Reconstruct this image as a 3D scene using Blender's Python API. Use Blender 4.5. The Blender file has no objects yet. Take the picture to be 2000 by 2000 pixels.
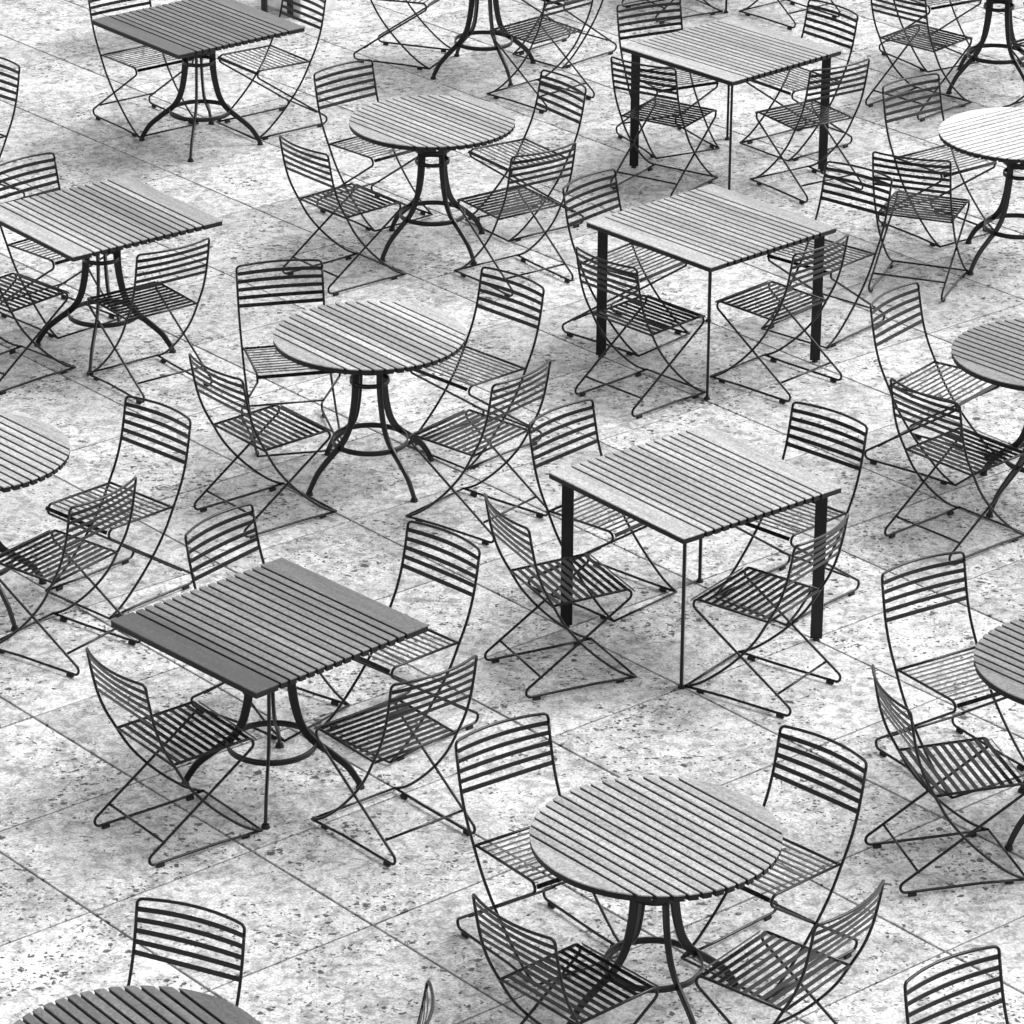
import bpy, bmesh, math, random
from mathutils import Vector, Matrix

R = math.radians
scene = bpy.context.scene
col = scene.collection
random.seed(7)

# ------------------------------------------------------------------ camera
PITCH, ROLL, HCAM, FPX = 0.41108, 0.00587, 7.57466, 7853.7446
cam_data = bpy.data.cameras.new('camera')
cam_data.sensor_fit = 'HORIZONTAL'
cam_data.sensor_width = 36.0
cam_data.lens = 36.0 * FPX / 2000.0
cam_data.clip_start = 0.5
cam_data.clip_end = 3000.0
cam = bpy.data.objects.new('camera', cam_data)
col.objects.link(cam)
dv = Vector((0, -math.sin(PITCH), -math.cos(PITCH)))
ex = Vector((1, 0, 0))
cx = ex * math.cos(ROLL) - dv * math.sin(ROLL)
cdown = ex * math.sin(ROLL) + dv * math.cos(ROLL)
cf = Vector((0, math.cos(PITCH), -math.sin(PITCH)))
m = Matrix.Identity(4)
for i in range(3):
    m[i][0] = cx[i]; m[i][1] = -cdown[i]; m[i][2] = -cf[i]
m[2][3] = HCAM
cam.matrix_world = m
scene.camera = cam

# ------------------------------------------------------------------ sky and sun
SUN_DIR = Vector((0.60, 0.20, 0.80)).normalized()
world = bpy.data.worlds.new('World')
scene.world = world
world.use_nodes = True
nt = world.node_tree
nt.nodes.clear()
out = nt.nodes.new('ShaderNodeOutputWorld')
bg = nt.nodes.new('ShaderNodeBackground')
sky = nt.nodes.new('ShaderNodeTexSky')
sky.sky_type = 'NISHITA'
sky.sun_disc = False
sky.sun_elevation = math.asin(SUN_DIR.z)
sky.sun_rotation = math.atan2(SUN_DIR.x, SUN_DIR.y)
sky.air_density = 1.0
sky.dust_density = 3.0
bw = nt.nodes.new('ShaderNodeRGBToBW')
nt.links.new(sky.outputs[0], bw.inputs[0])
nt.links.new(bw.outputs[0], bg.inputs['Color'])
bg.inputs['Strength'].default_value = 0.15
nt.links.new(bg.outputs[0], out.inputs['Surface'])

sl = bpy.data.lights.new('sun', 'SUN')
sl.energy = 0.5
sl.angle = R(14)
sl.color = (1, 1, 1)
so = bpy.data.objects.new('sun', sl)
so.rotation_euler = SUN_DIR.to_track_quat('Z', 'Y').to_euler()
so.location = SUN_DIR * 40
col.objects.link(so)

scene.view_settings.view_transform = 'Standard'
scene.view_settings.look = 'None'
scene.view_settings.gamma = 1.0
scene.view_settings.use_curve_mapping = False
scene.view_settings.exposure = 1.52


# ------------------------------------------------------------------ materials
def new_mat(name):
    mt = bpy.data.materials.new(name)
    mt.use_nodes = True
    t = mt.node_tree
    b = t.nodes['Principled BSDF']
    return mt, t, b


def N(t, kind, **kw):
    n = t.nodes.new(kind)
    for k, v in kw.items():
        if k.startswith('in_'):
            n.inputs[k[3:].replace('_', ' ')].default_value = v
        else:
            setattr(n, k, v)
    return n


def math_node(t, op, a, b=None, clamp=False):
    n = t.nodes.new('ShaderNodeMath')
    n.operation = op
    n.use_clamp = clamp
    for i, v in enumerate((a, b)):
        if v is None:
            continue
        if isinstance(v, (int, float)):
            n.inputs[i].default_value = v
        else:
            t.links.new(v, n.inputs[i])
    return n.outputs[0]


def maprange(t, v, a, b, c, d):
    n = t.nodes.new('ShaderNodeMapRange')
    t.links.new(v, n.inputs[0])
    for i, q in enumerate((a, b, c, d)):
        n.inputs[i + 1].default_value = q
    return n.outputs[0]


def dark_paint(name, base, rough, metallic=0.0):
    mt, t, b = new_mat(name)
    co = N(t, 'ShaderNodeTexCoord')
    n = N(t, 'ShaderNodeTexNoise', in_Scale=60.0, in_Detail=3.0)
    t.links.new(co.outputs['Object'], n.inputs['Vector'])
    v = maprange(t, n.outputs[0], 0.3, 0.7, base * 0.75, base * 1.3)
    c = N(t, 'ShaderNodeCombineColor')
    for i in range(3):
        t.links.new(v, c.inputs[i])
    t.links.new(c.outputs[0], b.inputs['Base Color'])
    r = maprange(t, n.outputs[0], 0.3, 0.7, rough - 0.06, rough + 0.08)
    t.links.new(r, b.inputs['Roughness'])
    b.inputs['Metallic'].default_value = metallic
    b.inputs['Specular IOR Level'].default_value = 0.30
    return mt


def top_paint(name, base, rough=0.42):
    """weathered grey powder coat with a fine speckle and a tone per slat that paints in sky reflections"""
    mt, t, b = new_mat(name)
    co = N(t, 'ShaderNodeTexCoord')
    at = N(t, 'ShaderNodeAttribute', attribute_name='tone')
    g = N(t, 'ShaderNodeTexNoise', in_Scale=85.0, in_Detail=3.0, in_Roughness=0.85)
    w = N(t, 'ShaderNodeTexNoise', in_Scale=1.0, in_Detail=5.0, in_Roughness=0.65)
    mp = N(t, 'ShaderNodeMapping')
    mp.inputs['Scale'].default_value = (2.6, 34.0, 1.0)
    t.links.new(co.outputs['Object'], g.inputs['Vector'])
    t.links.new(co.outputs['Object'], mp.inputs['Vector'])
    t.links.new(mp.outputs[0], w.inputs['Vector'])
    a1 = maprange(t, g.outputs[0], 0.32, 0.68, 0.48, 1.54)
    a2 = maprange(t, w.outputs[0], 0.3, 0.7, 0.70, 1.26)
    v = math_node(t, 'MULTIPLY', a1, a2)
    v = math_node(t, 'MULTIPLY', v, at.outputs['Fac'])
    v = math_node(t, 'MULTIPLY', v, base)
    c = N(t, 'ShaderNodeCombineColor')
    for i in range(3):
        t.links.new(v, c.inputs[i])
    t.links.new(c.outputs[0], b.inputs['Base Color'])
    b.inputs['Roughness'].default_value = rough
    return mt


M = {}
M['chair'] = dark_paint('black_chair_paint', 0.004, 0.26)
M['leg'] = dark_paint('dark_leg_paint', 0.005, 0.36)
M['under'] = dark_paint('dark_underside_and_edge_shade', 0.006, 0.6)  # dark undersides; on slat sides it is edge and gap shade put into colour
M['rubber'] = dark_paint('black_rubber', 0.010, 0.7)
M['light'] = top_paint('light_grey_slat_paint', 0.27)
M['mid'] = top_paint('mid_grey_slat_paint', 0.145)
M['dark'] = top_paint('dark_grey_slat_paint', 0.075)
M['pale'] = top_paint('near_white_slat_paint', 0.48)


def stone_mat(name, per_slab=True, lo=0.0):
    mt, t, b = new_mat(name)
    geo = N(t, 'ShaderNodeNewGeometry')
    at = N(t, 'ShaderNodeAttribute', attribute_name='slab')
    sc = N(t, 'ShaderNodeVectorMath', operation='SCALE')
    sc.inputs['Scale'].default_value = 53.0
    t.links.new(at.outputs['Color'], sc.inputs[0])
    ad = N(t, 'ShaderNodeVectorMath', operation='ADD')
    t.links.new(geo.outputs['Position'], ad.inputs[0])
    t.links.new(sc.outputs[0], ad.inputs[1])
    P = ad.outputs[0]
    sep = N(t, 'ShaderNodeSeparateColor')
    t.links.new(at.outputs['Color'], sep.inputs[0])

    def noise(scale, detail, rough, dist=0.0):
        n = N(t, 'ShaderNodeTexNoise', in_Scale=scale, in_Detail=detail, in_Roughness=rough, in_Distortion=dist)
        t.links.new(P, n.inputs['Vector'])
        return n.outputs[0]

    big = noise(3.2, 4.0, 0.55, 0.4)
    mot = noise(20.0, 5.0, 0.66, 0.8)
    fine = noise(95.0, 3.0, 0.7)
    zone = noise(2.6, 3.0, 0.6)
    v = maprange(t, big, 0.3, 0.7, 0.42, 0.62)
    v = math_node(t, 'MULTIPLY', v, maprange(t, mot, 0.37, 0.56, 0.54, 1.12))
    v = math_node(t, 'MULTIPLY', v, maprange(t, fine, 0.37, 0.63, 0.62, 1.20))
    # tone of the slab
    v = math_node(t, 'MULTIPLY', v, maprange(t, sep.outputs[0], 0, 1, 0.78, 1.06))
    # pits of the travertine, in loose swarms
    dist = N(t, 'ShaderNodeVectorMath', operation='ADD')
    nd = N(t, 'ShaderNodeTexNoise', in_Scale=40.0, in_Detail=2.0)
    t.links.new(P, nd.inputs['Vector'])
    sd = N(t, 'ShaderNodeVectorMath', operation='SCALE')
    sd.inputs['Scale'].default_value = 0.045
    t.links.new(nd.outputs['Color'], sd.inputs[0])
    t.links.new(P, dist.inputs[0])
    t.links.new(sd.outputs[0], dist.inputs[1])

    def pits(scale, size, keep, zlo, zhi, stretch):
        mp = N(t, 'ShaderNodeMapping')
        mp.inputs['Scale'].default_value = stretch
        t.links.new(dist.outputs[0], mp.inputs['Vector'])
        vo = N(t, 'ShaderNodeTexVoronoi', in_Scale=scale)
        vo.inputs['Randomness'].default_value = 1.0
        t.links.new(mp.outputs[0], vo.inputs['Vector'])
        s2 = N(t, 'ShaderNodeSeparateColor')
        t.links.new(vo.outputs['Color'], s2.inputs[0])
        z = maprange(t, zone, zlo, zhi, 0.0, 1.0)
        thr = math_node(t, 'MULTIPLY', z, keep)
        on = math_node(t, 'LESS_THAN', s2.outputs[0], thr)
        rad = maprange(t, s2.outputs[1], 0, 1, size * 0.45, size)
        edge = math_node(t, 'SUBTRACT', rad, vo.outputs['Distance'])
        mk = maprange(t, edge, 0.0, 0.10, 0.0, 1.0)
        return math_node(t, 'MULTIPLY', mk, on)

    p1 = pits(32.0, 0.48, 0.58, 0.46, 0.68, (0.9, 1.1, 1.0))
    p3 = pits(16.0, 0.36, 0.36, 0.50, 0.68, (0.8, 1.1, 1.0))
    p2 = pits(62.0, 0.52, 0.46, 0.38, 0.66, (0.8, 1.1, 1.0))
    pit = math_node(t, 'MAXIMUM', math_node(t, 'MAXIMUM', p1, p3), p2)
    mix = N(t, 'ShaderNodeMix', data_type='FLOAT')
    t.links.new(math_node(t, 'MULTIPLY', pit, 0.95), mix.inputs[0])
    t.links.new(v, mix.inputs[2])
    mix.inputs[3].default_value = 0.03
    v = mix.outputs[0]
    # dull stains
    st = noise(6.0, 6.0, 0.72, 1.4)
    v = math_node(t, 'MULTIPLY', v, maprange(t, st, 0.50, 0.70, 1.0, 0.56))
    c = N(t, 'ShaderNodeCombineColor')
    for i in range(3):
        t.links.new(v, c.inputs[i])
    t.links.new(c.outputs[0], b.inputs['Base Color'])
    b.inputs['Roughness'].default_value = 0.62
    h = math_node(t, 'SUBTRACT', math_node(t, 'MULTIPLY', fine, 0.25), pit)
    bp = N(t, 'ShaderNodeBump')
    bp.inputs['Strength'].default_value = 0.5
    bp.inputs['Distance'].default_value = 0.004
    t.links.new(h, bp.inputs['Height'])
    t.links.new(bp.outputs[0], b.inputs['Normal'])
    return mt


M['stone'] = stone_mat('travertine')


def plain(name, val, rough=0.9):
    mt, t, b = new_mat(name)
    geo = N(t, 'ShaderNodeNewGeometry')
    n = N(t, 'ShaderNodeTexNoise', in_Scale=12.0, in_Detail=5.0)
    t.links.new(geo.outputs['Position'], n.inputs['Vector'])
    v = maprange(t, n.outputs[0], 0.3, 0.7, val * 0.8, val * 1.2)
    c = N(t, 'ShaderNodeCombineColor')
    for i in range(3):
        t.links.new(v, c.inputs[i])
    t.links.new(c.outputs[0], b.inputs['Base Color'])
    b.inputs['Roughness'].default_value = rough
    return mt


M['joint'] = plain('dark_joint_grout', 0.012)
M['bench'] = plain('pale_bench_stone', 0.68)
M['far'] = plain('plaza_stone_plain', 0.45)


# ------------------------------------------------------------------ mesh helpers
def link(name, bm, mats, parent=None, smooth=None):
    me = bpy.data.meshes.new(name)
    bm.to_mesh(me)
    bm.free()
    for mm in (mats if isinstance(mats, (list, tuple)) else [mats]):
        me.materials.append(mm)
    o = bpy.data.objects.new(name, me)
    col.objects.link(o)
    if parent:
        o.parent = parent
    return o


def empty(name, loc, rz=0.0):
    o = bpy.data.objects.new(name, None)
    o.empty_display_size = 0.2
    o.location = loc
    o.rotation_euler = (0, 0, rz)
    col.objects.link(o)
    return o


def tag(o, label=None, cat=None, group=None, kind=None):
    if label: o['label'] = label
    if cat: o['category'] = cat
    if group: o['group'] = group
    if kind: o['kind'] = kind
    return o


def fillet(pts, radii, n=6):
    """round the corners of a polyline; radii[i] for every inner point"""
    out = [pts[0]]
    for i in range(1, len(pts) - 1):
        r = radii.get(i, 0)
        p, a, b = pts[i], pts[i - 1], pts[i + 1]
        if r <= 0:
            out.append(p)
            continue
        u = (a - p).normalized(); v = (b - p).normalized()
        ang = u.angle(v)
        d = min(r / math.tan(ang / 2), (a - p).length * 0.49, (b - p).length * 0.49)
        rr = d * math.tan(ang / 2)
        cen = p + (u + v).normalized() * (rr / math.sin(ang / 2))
        s = p + u * d - cen; e = p + v * d - cen
        tot = s.angle(e)
        for k in range(n + 1):
            q = k / n
            w = (s * math.sin((1 - q) * tot) + e * math.sin(q * tot)) / math.sin(tot)
            out.append(cen + w)
    out.append(pts[-1])
    return out


def smooth_curve(pts, sub=4):
    out = []
    n = len(pts)
    for i in range(n - 1):
        p0 = pts[max(i - 1, 0)]; p1 = pts[i]; p2 = pts[i + 1]; p3 = pts[min(i + 2, n - 1)]
        for k in range(sub):
            t = k / sub
            out.append(0.5 * ((2 * p1) + (p2 - p0) * t + (2 * p0 - 5 * p1 + 4 * p2 - p3) * t * t
                              + (3 * p1 - p0 - 3 * p2 + p3) * t ** 3))
    out.append(pts[-1])
    return out


def tube(bm, pts, rad, sides=10, closed=False):
    n = len(pts)
    tang = []
    for i in range(n):
        if closed:
            t = pts[(i + 1) % n] - pts[i - 1]
        else:
            t = pts[min(i + 1, n - 1)] - pts[max(i - 1, 0)]
        tang.append(t.normalized())
    ref = Vector((1, 0, 0)) if abs(tang[0].x) < 0.8 else Vector((0, 0, 1))
    nrm = (ref - tang[0] * ref.dot(tang[0])).normalized()
    rings = []
    for i in range(n):
        nrm = (nrm - tang[i] * nrm.dot(tang[i])).normalized()
        bi = tang[i].cross(nrm)
        # keep the width at sharp bends
        k = 1.0
        if 0 < i < n - 1 and not closed:
            a = (pts[i] - pts[i - 1]).angle(pts[i + 1] - pts[i], 0)
            k = 1.0 / max(math.cos(a / 2), 0.5)
        rings.append([bm.verts.new(pts[i] + (nrm * math.cos(2 * math.pi * s / sides)
                                             + bi * math.sin(2 * math.pi * s / sides)) * rad) for s in range(sides)])
    cnt = n if closed else n - 1
    for i in range(cnt):
        a, b = rings[i], rings[(i + 1) % n]
        for s in range(sides):
            f = bm.faces.new((a[s], a[(s + 1) % sides], b[(s + 1) % sides], b[s]))
            f.smooth = True
    if not closed:
        bm.faces.new(list(reversed(rings[0])))
        bm.faces.new(rings[-1])


def strip(bm, pts, ups, w, th):
    """flat bar swept along pts; ups = direction of its width at every point"""
    n = len(pts)
    rings = []
    for i in range(n):
        t = (pts[min(i + 1, n - 1)] - pts[max(i - 1, 0)]).normalized()
        u = (ups[i] - t * ups[i].dot(t)).normalized()
        s = t.cross(u)
        c = 0.0012
        pr = [(-w / 2, -th / 2 + c), (-w / 2 + c, -th / 2), (w / 2 - c, -th / 2), (w / 2, -th / 2 + c),
              (w / 2, th / 2 - c), (w / 2 - c, th / 2), (-w / 2 + c, th / 2), (-w / 2, th / 2 - c)]
        rings.append([bm.verts.new(pts[i] + u * a + s * b) for a, b in pr])
    for i in range(n - 1):
        a, b = rings[i], rings[i + 1]
        for k in range(8):
            bm.faces.new((a[k], a[(k + 1) % 8], b[(k + 1) % 8], b[k]))
    bm.faces.new(list(reversed(rings[0])))
    bm.faces.new(rings[-1])


def box(bm, c, s, rz=0.0, bevel=0.0):
    mt = Matrix.Translation(c) @ Matrix.Rotation(rz, 4, 'Z') @ Matrix.Diagonal((s[0], s[1], s[2], 1))
    g = bmesh.ops.create_cube(bm, size=1.0, matrix=mt)
    if bevel > 0:
        ed = list({e for v in g['verts'] for e in v.link_edges})
        bmesh.ops.bevel(bm, geom=ed, offset=bevel, segments=2, affect='EDGES', profile=0.7)


# ------------------------------------------------------------------ the plaza
TU = R(-49.7)
NU = Vector((-math.sin(TU), math.cos(TU), 0))            # U joints: NU.p = const
NV = Vector((-math.sin(TU + math.pi / 2), math.cos(TU + math.pi / 2), 0))
OU, OV, STEP = 7.519, 9.043, 0.7687
GAP = 0.0105


def corner(u, v):
    return NU * u + NV * v


bm = bmesh.new()
lay = bm.loops.layers.float_color.new('slab')
ucen = NU.dot(Vector((0, 19, 0))); vcen = NV.dot(Vector((0, 19, 0)))
iu0 = round((ucen - OU) / STEP); iv0 = round((vcen - OV) / STEP)
rs = random.Random(11)
NS = 24
for iu in range(iu0 - NS, iu0 + NS):
    for iv in range(iv0 - NS, iv0 + NS):
        u0 = OU + STEP * iu + GAP / 2; u1 = u0 + STEP - GAP
        v0 = OV + STEP * iv + GAP / 2; v1 = v0 + STEP - GAP
        dz = rs.uniform(-0.0008, 0.0008)
        ch = 0.0022
        top = [(u0 + ch, v0 + ch), (u1 - ch, v0 + ch), (u1 - ch, v1 - ch), (u0 + ch, v1 - ch)]
        mid = [(u0, v0), (u1, v0), (u1, v1), (u0, v1)]
        ca = (rs.random(), rs.random(), rs.random(), 1)
        A = [bm.verts.new(corner(*q) + Vector((0, 0, dz))) for q in top]
        B = [bm.verts.new(corner(*q) + Vector((0, 0, dz - ch))) for q in mid]
        D = [bm.verts.new(corner(*q) + Vector((0, 0, -0.022))) for q in mid]
        fs = [bm.faces.new(A)]
        for k in range(4):
            j = (k + 1) % 4
            fs.append(bm.faces.new((B[k], B[j], A[j], A[k])))
            fs.append(bm.faces.new((D[k], D[j], B[j], B[k])))
        for f in fs:
            for lp in f.loops:
                lp[lay] = ca
bmesh.ops.recalc_face_normals(bm, faces=bm.faces[:])
paving = link('paving', bm, M['stone'])
tag(paving, kind='structure')
if paving.data.polygons[0].normal.z < 0:
    paving.data.flip_normals()

bm = bmesh.new()
q = NS * STEP
cu = OU + STEP * iu0; cv = OV + STEP * iv0
bm.faces.new([bm.verts.new(corner(*w) + Vector((0, 0, -0.019))) for w in
              ((cu - q, cv - q), (cu + q, cv - q), (cu + q, cv + q), (cu - q, cv + q))])
o = link('joint_bed', bm, M['joint']); tag(o, kind='structure')
bm = bmesh.new()
bm.faces.new([bm.verts.new(Vector(w)) for w in ((-1500, -1500, -.028), (1500, -1500, -.028), (1500, 1500, -.028), (-1500, 1500, -.028))])
o = link('ground', bm, M['far']); tag(o, kind='structure')
for ob in (bpy.data.objects['joint_bed'], bpy.data.objects['ground']):
    if ob.data.polygons[0].normal.z < 0:
        ob.data.flip_normals()

# ------------------------------------------------------------------ the chair
W = 0.2125
ROD = 0.0060
PROF = [(-.284, .806), (-.268, .715), (-.246, .615), (-.213, .520), (-.165, .427), (-.106, .323), (-.026, .222),
        (.064, .132), (.157, .056), (.232, .016)]


def prof_at_z(z):
    for (y0, z0), (y1, z1) in zip(PROF, PROF[1:]):
        if z1 <= z <= z0:
            k = (z0 - z) / (z0 - z1)
            return y0 + (y1 - y0) * k
    return PROF[0][0]


def bulge(x, z, amt):
    """the back is bowed rearwards, more at the top rail than at the lowest slat"""
    return -amt * (1 - (x / W) ** 2)


def make_chair():
    root = empty('slat_chair', (0, 0, 0))
    for s in (-1, 1):
        bm = bmesh.new()
        x = s * W; xi = s * (W - 0.0105)
        up = smooth_curve([Vector((x, y, z)) for y, z in PROF[1:]], 4)
        tube(bm, [Vector((x, -.2775, .770))] + up, ROD)
        base = [Vector((x, .236, .016)), Vector((xi, .05, .018)), Vector((xi, -.339, .018)), Vector((xi, .273, .435)), Vector((xi, -.162, .4245))]
        base = fillet(base, {2: 0.024, 3: 0.026}, 7)
        tube(bm, base, ROD)
        f = link('side_frame', bm, M['chair'], root)
        for yy in (-.235, .165):
            g = bmesh.new()
            box(g, (xi, yy, .007), (.014, .034, .014), 0, .003)
            link('foot_glide', g, M['rubber'], f)
    bm = bmesh.new()                                       # top rail with its two bent corners
    pts = [Vector((-W, -.2775, .770))]
    pts += [Vector((-W, -.2845, .808))]
    for k in range(1, 12):
        xx = -W + 2 * W * k / 12
        pts.append(Vector((xx, -.2845 + bulge(xx, .8, .041), .808)))
    pts += [Vector((W, -.2845, .808)), Vector((W, -.2775, .770))]
    tube(bm, fillet(pts, {1: 0.020, len(pts) - 2: 0.020}, 6), ROD)
    link('top_rail', bm, M['chair'], root)
    bm = bmesh.new()                                       # five back slats
    for i in range(5):
        z = .771 - i * .0385
        y = prof_at_z(z)
        am = (.027, .019, .012, .006, .001)[i]
        pp, uu = [], []
        tdir = Vector((0, prof_at_z(z + .02) - prof_at_z(z - .02), .04)).normalized()
        for k in range(13):
            xx = -W + 2 * W * k / 12
            pp.append(Vector((xx, y + bulge(xx, z, am), z))); uu.append(tdir)
        strip(bm, pp, uu, .0188, .0032)
    link('backrest', bm, M['chair'], root)
    bm = bmesh.new()                                       # seat: ten slats, rear rod, front lip
    tilt = R(11)
    xe = W - 0.0105
    for i in range(10):
        y = -.130 + i * .0355
        z = .4245 + (y + .162) * .0241 + .001
        d = Vector((0, math.cos(tilt), math.sin(tilt)))
        strip(bm, [Vector((-xe, y, z)), Vector((0, y, z - .0015)), Vector((xe, y, z))], [d] * 3, .0178, .003)
    d = Vector((0, math.cos(R(-58)), math.sin(R(-58))))
    strip(bm, [Vector((-xe, .2235, .4225)), Vector((xe, .2235, .4225))], [d] * 2, .018, .003)
    tube(bm, [Vector((-W, -.164, .4245)), Vector((W, -.164, .4245))], ROD)
    link('seat', bm, M['chair'], root)
    bm = bmesh.new()
    tube(bm, [Vector((-xe, -.212, .0985)), Vector((xe, -.212, .0985))], ROD * .9)
    link('stretcher', bm, M['chair'], root)
    bm = bmesh.new()
    tube(bm, [Vector((-W, .236, .016)), Vector((W, .236, .016))], ROD * .9)
    link('stretcher', bm, M['chair'], root)
    return root


def copy_tree(o, parent=None):
    c = o.copy()
    col.objects.link(c)
    c.parent = parent
    for ch in list(o.children):
        copy_tree(ch, c)
    return c


# ------------------------------------------------------------------ the tables
HT = 0.737
SQ = 0.902
RR = 0.4555
PITCHS = 0.047
SLATG = 0.0125


def arc_outline(y0, y1, r):
    """plan outline of a slat between y0 and y1 cut by a circle of radius r"""
    pts = []
    n = 3 if max(abs(y0), abs(y1)) < r * .7 else 10
    lo, hi = max(y0, -r * .9999), min(y1, r * .9999)
    a0 = math.asin(lo / r); a1 = math.asin(hi / r)
    for k in range(n + 1):
        a = a0 + (a1 - a0) * k / n
        pts.append((r * math.cos(a), r * math.sin(a)))
    for k in range(n + 1):
        a = math.pi - a1 + (a1 - a0) * k / n
        pts.append((r * math.cos(a), r * math.sin(a)))
    # drop coincident ends (outer segments close in the rim)
    res = []
    for p in pts:
        if not res or math.hypot(p[0] - res[-1][0], p[1] - res[-1][1]) > 1e-4:
            res.append(p)
    return res


def prism(bm, pts, z0, z1, mi, bev=0.0):
    vs = [bm.verts.new((x, y, z1)) for x, y in pts]
    lo = [bm.verts.new((x, y, z0)) for x, y in pts]
    n = len(pts)
    ft = bm.faces.new(vs)
    fb = bm.faces.new(list(reversed(lo)))
    fs = [ft, fb]
    for i in range(n):
        j = (i + 1) % n
        fs.append(bm.faces.new((lo[i], lo[j], vs[j], vs[i])))
    for f in fs:
        f.material_index = mi
    if bev > 0:
        bmesh.ops.bevel(bm, geom=list(ft.edges), offset=bev, segments=2, affect='EDGES', profile=0.6)
    return fs


def tabletop(kind, mat, parent, seed, tones=None):
    rng = random.Random(seed)
    if kind == 'square':
        h = SQ / 2
        nl = 15; first = -7 * PITCHS
    else:
        h = RR
        nl = 16; first = -7.5 * PITCHS
    lines = [first + i * PITCHS for i in range(nl)]
    bounds = [(-h, lines[0] - SLATG / 2)] + [(a + SLATG / 2, b - SLATG / 2) for a, b in zip(lines, lines[1:])] + [(lines[-1] + SLATG / 2, h)]
    big = bmesh.new()
    tone = big.faces.layers.float.new('tone')
    prev = 1.0
    for bi, (y0, y1) in enumerate(bounds):
        tn = 0.45 * prev + 0.55 * rng.uniform(0.66, 1.28)
        prev = tn
        if tones:
            tn *= tones[min(bi, len(tones) - 1)]
        bm = bmesh.new()
        if kind == 'square':
            up = [(-h, y0), (h, y0), (h, y1), (-h, y1)]
            i = 0.0015
            dn = [(-h + i, y0 + i), (h - i, y0 + i), (h - i, y1 - i), (-h + i, y1 - i)]
        else:
            up = arc_outline(y0, y1, h)
            dn = arc_outline(max(y0 + .0015, -h + .003), min(y1 - .0015, h - .003), h - .0015)
        prism(bm, up, HT - .005, HT, 0, .0018)
        prism(bm, dn, HT - .028, HT - .0051, 1)  # slat sides below the light cap: shade painted near black
        bmesh.ops.recalc_face_normals(bm, faces=bm.faces[:])
        # each slat sits a hair out of true
        ym = (y0 + y1) / 2
        a = R(rng.uniform(-0.5, 0.5))
        for v in bm.verts:
            v.co.z += (v.co.y - ym) * math.sin(a)
        me = bpy.data.meshes.new('tmp'); bm.to_mesh(me); bm.free()
        nf = len(big.faces)
        big.from_mesh(me)
        big.faces.ensure_lookup_table()
        for f in big.faces[nf:]:
            f[tone] = tn
        bpy.data.meshes.remove(me)
    # three bearers that carry the slats
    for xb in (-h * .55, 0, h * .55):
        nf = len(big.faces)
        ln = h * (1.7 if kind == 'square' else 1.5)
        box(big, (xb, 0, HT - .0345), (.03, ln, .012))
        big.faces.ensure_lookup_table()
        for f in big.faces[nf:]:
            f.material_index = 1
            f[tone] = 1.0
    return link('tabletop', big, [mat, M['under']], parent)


LEGP = [(.082, .708), (.082, .60), (.082, .50), (.086, .445), (.097, .37), (.120, .285), (.162, .219), (.235, .160),
        (.300, .104), (.334, .057), (.356, .018)]


def pedestal_leg(az):
    bm = bmesh.new()
    e = Vector((math.cos(az), math.sin(az), 0))
    pts = smooth_curve([e * r + Vector((0, 0, z)) for r, z in LEGP], 4)
    n = len(pts)
    side = Vector((-math.sin(az), math.cos(az), 0))
    rings = []
    for i in range(n):
        t = (pts[min(i + 1, n - 1)] - pts[max(i - 1, 0)]).normalized()
        u = side.cross(t)
        k = i / (n - 1)
        w = .042 - .016 * k
        th = .0135
        c = .003
        pr = [(-w / 2, -th / 2 + c), (-w / 2 + c, -th / 2), (w / 2 - c, -th / 2), (w / 2, -th / 2 + c),
              (w / 2, th / 2 - c), (w / 2 - c, th / 2), (-w / 2 + c, th / 2), (-w / 2, th / 2 - c)]
        rings.append([bm.verts.new(pts[i] + u * a + side * b) for a, b in pr])
    for i in range(n - 1):
        a, b = rings[i], rings[i + 1]
        for q in range(8):
            bm.faces.new((a[q], a[(q + 1) % 8], b[(q + 1) % 8], b[q]))
    bm.faces.new(list(reversed(rings[0]))); bm.faces.new(rings[-1])
    bmesh.ops.recalc_face_normals(bm, faces=bm.faces[:])
    return bm, e


def band(bm, r, z0, z1, th, n=48):
    vs = []
    for i in range(n):
        a = 2 * math.pi * i / n
        c, s = math.cos(a), math.sin(a)
        vs.append([bm.verts.new((q * c, q * s, z)) for q, z in ((r, z0), (r, z1), (r - th, z1), (r - th, z0))])
    for i in range(n):
        a, b = vs[i], vs[(i + 1) % n]
        for k in range(4):
            f = bm.faces.new((a[k], b[k], b[(k + 1) % 4], a[(k + 1) % 4]))
            f.smooth = k in (0, 2)
    bmesh.ops.recalc_face_normals(bm, faces=bm.faces[:])


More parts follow.
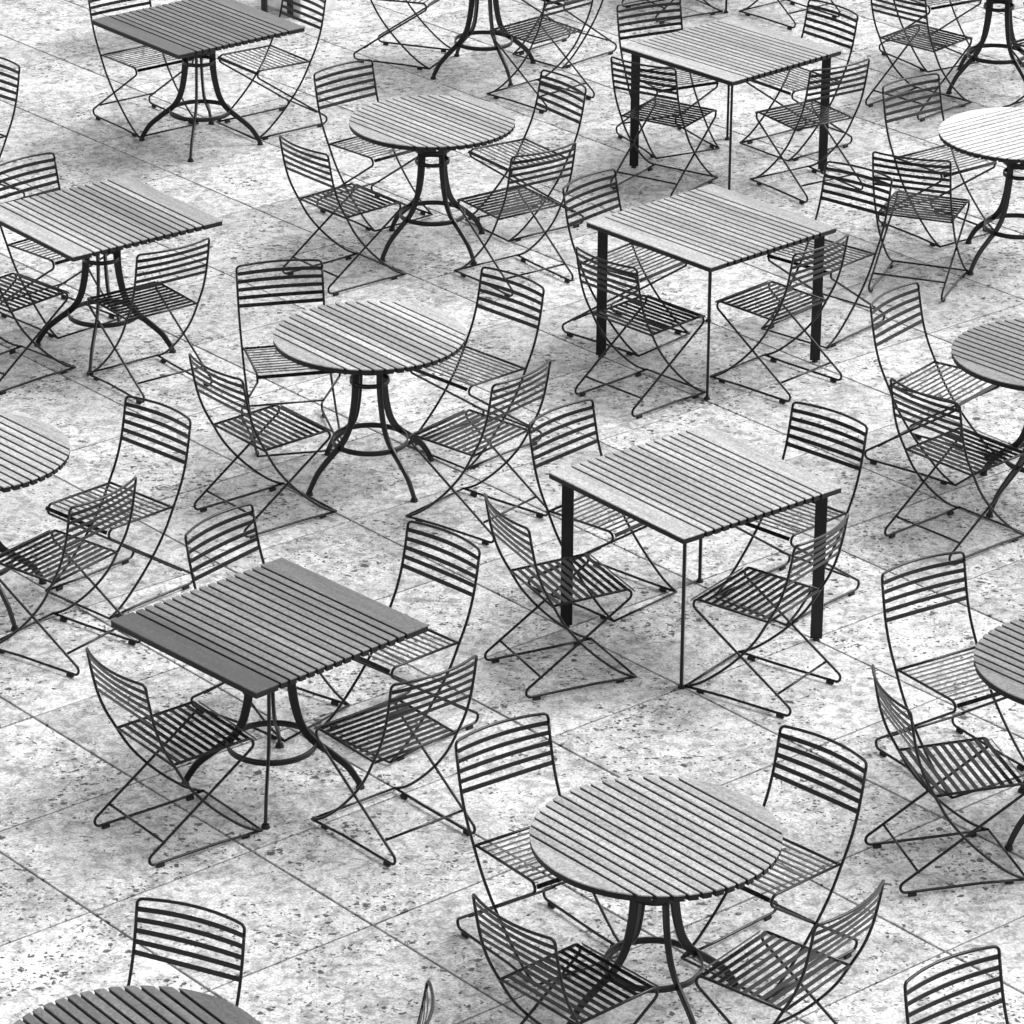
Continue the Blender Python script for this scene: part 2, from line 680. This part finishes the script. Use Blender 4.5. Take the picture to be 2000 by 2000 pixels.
def pedestal_table(name, kind, mat, loc, rz, seed, slat_turn=0.0, tones=None):
    root = empty(name, (loc[0], loc[1], 0), rz)
    tp = tabletop(kind, mat, root, seed, tones)
    tp.rotation_euler = (0, 0, slat_turn)
    for k in range(4):
        bm, e = pedestal_leg(math.pi / 4 + k * math.pi / 2)
        lg = link('leg', bm, M['leg'], root)
        g = bmesh.new()
        bmesh.ops.create_cone(g, cap_ends=True, segments=14, radius1=.019, radius2=.015, depth=.016,
                              matrix=Matrix.Translation(e * .357 + Vector((0, 0, .008))))
        link('foot_glide', g, M['rubber'], lg)
    bm = bmesh.new(); band(bm, .184, .186, .211, .007)
    link('brace_ring', bm, M['leg'], root)
    bm = bmesh.new(); band(bm, .096, .495, .516, .007)
    link('collar_ring', bm, M['leg'], root)
    bm = bmesh.new(); band(bm, .100, .566, .590, .007)
    link('collar_ring', bm, M['leg'], root)
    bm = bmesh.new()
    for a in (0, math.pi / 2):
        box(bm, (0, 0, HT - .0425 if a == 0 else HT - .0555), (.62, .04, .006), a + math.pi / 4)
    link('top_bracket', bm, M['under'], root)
    return root


def four_leg_table(name, mat, loc, rz, seed):
    root = empty(name, (loc[0], loc[1], 0), rz)
    tabletop('square', mat, root, seed)
    d = SQ / 2 * math.sqrt(2) - .0858
    for k in range(4):
        a = math.pi / 4 + k * math.pi / 2
        bm = bmesh.new()
        c = Vector((math.cos(a), math.sin(a), 0)) * d
        box(bm, (c.x, c.y, .3575), (.053, .014, .695), a, .003)
        lg = link('leg', bm, M['leg'], root)
        g = bmesh.new()
        bmesh.ops.create_cone(g, cap_ends=True, segments=14, radius1=.017, radius2=.013, depth=.012,
                              matrix=Matrix.Translation(c + Vector((0, 0, .006))))
        link('foot_glide', g, M['rubber'], lg)
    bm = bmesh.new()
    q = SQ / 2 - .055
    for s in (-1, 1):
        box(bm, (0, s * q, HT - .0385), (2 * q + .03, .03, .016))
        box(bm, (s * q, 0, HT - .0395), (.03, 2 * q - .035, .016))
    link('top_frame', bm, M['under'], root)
    return root


def xy(t):
    return (t[0], t[1])


TAB = {
 'T1': (-1.868, 22.866, 39.3), 'T2': (-0.45, 21.05, -4.4), 'T3': (1.255, 22.426, 42.8), 'T4': (1.007, 19.367, 42.2),
 'T5': (0.792, 16.05, 38.6), 'T6': (-0.681, 17.781, -7.6), 'T7': (-2.117, 19.462, 38.2), 'T8': (-0.968, 14.565, 43.7),
 'T9': (0.524, 12.795, -17.0), 'T10': (-2.405, 16.325, -7.7), 'T11': (2.514, 17.596, -2.9), 'T12': (2.275, 14.256, -12.6),
 'T13': (-1.223, 11.247, 0.0), 'T14': (2.768, 20.892, -4.7), 'T15': (-0.196, 24.323, -16.1), 'T16': (3.0, 24.106, -13.3),
 'T17': (1.4215, 26.190, 42.0)}
# slats run down to the right in the picture (world direction of the U joints) on nearly every table
SLATDIR = {'T9': -50, 'T6': -51, 'T2': -50, 'T13': -53, 'T10': -48, 'T11': -47, 'T12': -49, 'T14': 38, 'T15': -50, 'T16': -50}
TLAB = {
 'T1': ('square_table', 'dark', 'dark grey square pedestal table in the top left corner with speckled slats', 'square pedestal tables'),
 'T7': ('square_table', 'light', 'light grey square pedestal table cut by the left edge', 'square pedestal tables'),
 'T8': ('square_table', 'dark', 'dark grey square pedestal table at lower left with a broad dark left board', 'square pedestal tables'),
 'T3': ('four_leg_table', 'light', 'pale square table on four flat legs, farthest of the three whole ones', 'square four-legged tables'),
 'T4': ('four_leg_table', 'light', 'pale square table on four flat legs, middle of the three whole ones', 'square four-legged tables'),
 'T5': ('four_leg_table', 'light', 'pale square table on four flat legs, nearest and largest of the three', 'square four-legged tables'),
 'T17': ('four_leg_table', 'light', 'square table above the top edge with only its front leg foot showing', 'square four-legged tables'),
 'T2': ('round_table', 'light', 'pale round table left of the farthest whole square four-legged table', 'round pedestal tables'),
 'T6': ('round_table', 'light', 'round table left of centre with light and darker striped slats', 'round pedestal tables'),
 'T9': ('round_table', 'light', 'largest whole round table, light grey, nearest the camera', 'round pedestal tables'),
 'T10': ('round_table', 'light', 'pale round table cut by the left edge above the dark square table', 'round pedestal tables'),
 'T11': ('round_table', 'mid', 'mid grey round table cut by the right edge, farther of the two mid grey ones', 'round pedestal tables'),
 'T12': ('round_table', 'mid', 'mid grey round table cut by the right edge, nearer of the two mid grey ones', 'round pedestal tables'),
 'T13': ('round_table', 'dark', 'dark grey round tabletop cut by the bottom edge at lower left', 'round pedestal tables'),
 'T14': ('round_table', 'pale', 'almost white round table cut by the right edge, slats running upwards right', 'round pedestal tables'),
 'T15': ('round_table', 'light', 'pedestal table at the top edge showing only curved legs and a ring', 'round pedestal tables'),
 'T16': ('round_table', 'light', 'pedestal table in the top right corner showing only legs and rings', 'round pedestal tables'),
}
# uneven sky reflections painted in as slat tones (counted from the lower left board)
TONES = {
 'T8': [.60, .95, 1.35, 1.7, 1.85, 1.95, 2.0, 2.0, 2.0, 2.0, 2.0, 1.95, 1.9, 1.7, 1.55, 1.35],
 'T7': [1.1, 1.05, 1.1, 1.0, 1.1, .95, 1.0, .9, .95, .72, .55, .62, .9, .72, .9, .78],
 'T6': [1.05, 1.25, .95, .85, 1.15, .9, 1.25, 1.25, .70, .62, .72, .9, .85, 1.1, 1.25, 1.15, 1.0],
 'T1': [.8, .85, 1.1, 1.3, 1.1, 1.4, 1.2, 1.4, 1.5, 1.2, 1.5, 1.3, 1.4, 1.5, 1.3, 1.4],
 'T13': [.9, .8, 1.2, 1.0, 1.3, 1.0, 1.4, 1.1, 1.2, 1.0, 1.3, 1.5, 1.1, 1.5, 1.2, 1.0, .8],
}
for i, (k, (nm, mt, lab, grp)) in enumerate(TLAB.items()):
    x, y, a = TAB[k]
    if nm == 'four_leg_table':
        t = four_leg_table(nm, M[mt], (x, y), R(a - 90), 100 + i)
    elif nm == 'square_table':
        t = pedestal_table(nm, 'square', M[mt], (x, y), R(a - 90), 100 + i, 0.0,
                           TONES.get(k))
    else:
        t = pedestal_table(nm, 'round', M[mt], (x, y), R(a), 100 + i, R(SLATDIR[k] - a), TONES.get(k))
    tag(t, lab, 'table', grp)

# ------------------------------------------------------------------ the chairs round them
NICK = {'T1': 'the dark square table at top left', 'T2': 'the whole pale round table near the top',
        'T3': 'the farthest whole four-legged square table', 'T4': 'the middle four-legged square table',
        'T5': 'the nearest four-legged square table', 'T6': 'the round table left of centre',
        'T7': 'the pale square table at the left edge', 'T8': 'the dark square table at lower left',
        'T9': 'the nearest whole round table', 'T10': 'the round table cut by the left edge',
        'T11': 'the farther mid grey round table', 'T12': 'the nearer mid grey round table',
        'T13': 'the dark round table at the bottom edge', 'T14': 'the almost white table at the right edge',
        'T15': 'the pedestal cut off at the top edge', 'T16': 'the pedestal in the top right corner',
        'T17': 'the lone table foot at the top edge'}
SIDE = {'LL': 'at the lower left of', 'LR': 'at the lower right of', 'UL': 'at the upper left of', 'UR': 'at the upper right of'}
CH = [
 ('T8', 'LL', -1.304, 14.182, -52.7), ('T8', 'LR', -0.479, 14.211, 40.2), ('T8', 'UR', -0.482, 15.071, 135.4), ('T8', 'UL', -1.001, 15.256, -126.9),
 ('T9', 'UL', 0.133, 13.267, -144.3), ('T9', 'UR', 0.963, 13.179, 134.8), ('T9', 'LL', 0.226, 12.25, -48.8), ('T9', 'LR', 0.95, 12.349, 51.9),
 ('*black slat chair alone in the bottom right corner, only its back showing', '', 1.654, 11.522, -143.2),
 ('T13', 'UR', -1.217, 11.821, 154.0),
 ('T5', 'UL', 0.425, 16.453, -132.5), ('T5', 'UR', 1.223, 16.427, 136.9), ('T5', 'LL', 0.232, 15.662, -63.9), ('T5', 'LR', 1.062, 15.522, 54.6),
 ('T4', 'UL', 0.608, 19.683, -130.3), ('T4', 'UR', 1.623, 19.816, 139.4), ('T4', 'LL', 0.662, 18.864, -46.4), ('T4', 'LR', 1.325, 19.077, 46.5),
 ('T3', 'UL', 0.922, 22.877, -153.3), ('T3', 'UR', 1.664, 22.852, 128.8), ('T3', 'LL', 0.88, 22.146, -32.3), ('T3', 'LR', 1.683, 22.126, 34.3),
 ('T6', 'UL', -1.083, 18.275, -166.7), ('T6', 'UR', -0.203, 18.171, 135.1), ('T6', 'LL', -1.143, 17.353, -51.0), ('T6', 'LR', -0.18, 17.305, 51.4),
 ('T2', 'UL', -0.777, 21.583, -137.9), ('T2', 'UR', 0.043, 21.42, 125.1), ('T2', 'LL', -0.904, 20.581, -49.9), ('T2', 'LR', -0.011, 20.569, 36.5),
 ('T7', 'UL', -2.386, 19.891, -135.4), ('T7', 'LL', -2.556, 19.135, -43.5), ('T7', 'LR', -1.859, 19.02, 37.6),
 ('T1', 'UL', -2.219, 23.232, -141.8), ('T1', 'UR', -1.482, 23.19, 127.9),
 ('T10', 'UR', -1.777, 16.451, 137.4), ('T10', 'LR', -1.969, 15.876, 54.1),
 ('T11', 'UL', 2.062, 18.004, -127.3), ('T11', 'LL', 2.079, 17.114, -48.1),
 ('T12', 'UL', 1.84, 14.783, -147.1), ('T12', 'LL', 1.733, 13.936, -75.1),
 ('T14', 'UL', 2.392, 21.376, -142.3), ('T14', 'LL', 2.204, 20.531, -20.6),
 ('T16', 'LL', 2.497, 23.667, -43.6), ('T16', 'UL', 2.654, 24.621, -147.8), ('T16', 'LR', 3.31, 23.557, 41.1), ('T16', 'UR', 3.50, 24.49, 135.0),
 ('T15', 'UL', -0.68, 24.596, -110.8), ('T15', 'LR', 0.147, 23.782, 44.0), ('T15', 'UR', 0.305, 24.661, 136.6),
 ('T17', 'LL', 1.056, 25.678, -58.5), ('T17', 'LR', 1.794, 25.581, 39.9),
 ('*black slat chair alone at the left edge, high up, only part of its back showing', '', -3.135, 21.686, 139.0),
 ('*slat chair at the bottom edge showing only a thin pale bit of its top rail', '', -0.578, 11.454, 83.0),
]
proto = None
for tb, sd, x, y, a in CH:
    if proto is None:
        proto = make_chair(); c = proto
    else:
        c = copy_tree(proto)
    c.location = (x, y, 0)
    c.rotation_euler = (0, 0, R(a))
    lab = tb[1:] if tb[0] == '*' else 'black slat chair %s %s' % (SIDE[sd], NICK[tb])
    tag(c, lab, 'chair', 'slatted metal chairs set round the tables')

# ------------------------------------------------------------------ the stone bench beyond the far left table
bench = empty('stone_bench', (-1.33, 25.52, 0), R(-49.7 + 90))
bm = bmesh.new(); box(bm, (0.06, .20, .215), (.30, .38, .43), 0, .008)
link('end_block', bm, M['bench'], bench)
bm = bmesh.new(); box(bm, (-.62, .20, .47), (1.70, .42, .08), 0, .008)
link('seat_slab', bm, M['bench'], bench)
for xx in (-.13, -.34):
    bm = bmesh.new(); box(bm, (xx, .07, .214), (.025, .04, .428), 0, .004)
    link('leg', bm, M['leg'], bench)
tag(bench, 'pale stone bench block with dark legs beyond the dark table in the top left corner', 'bench')
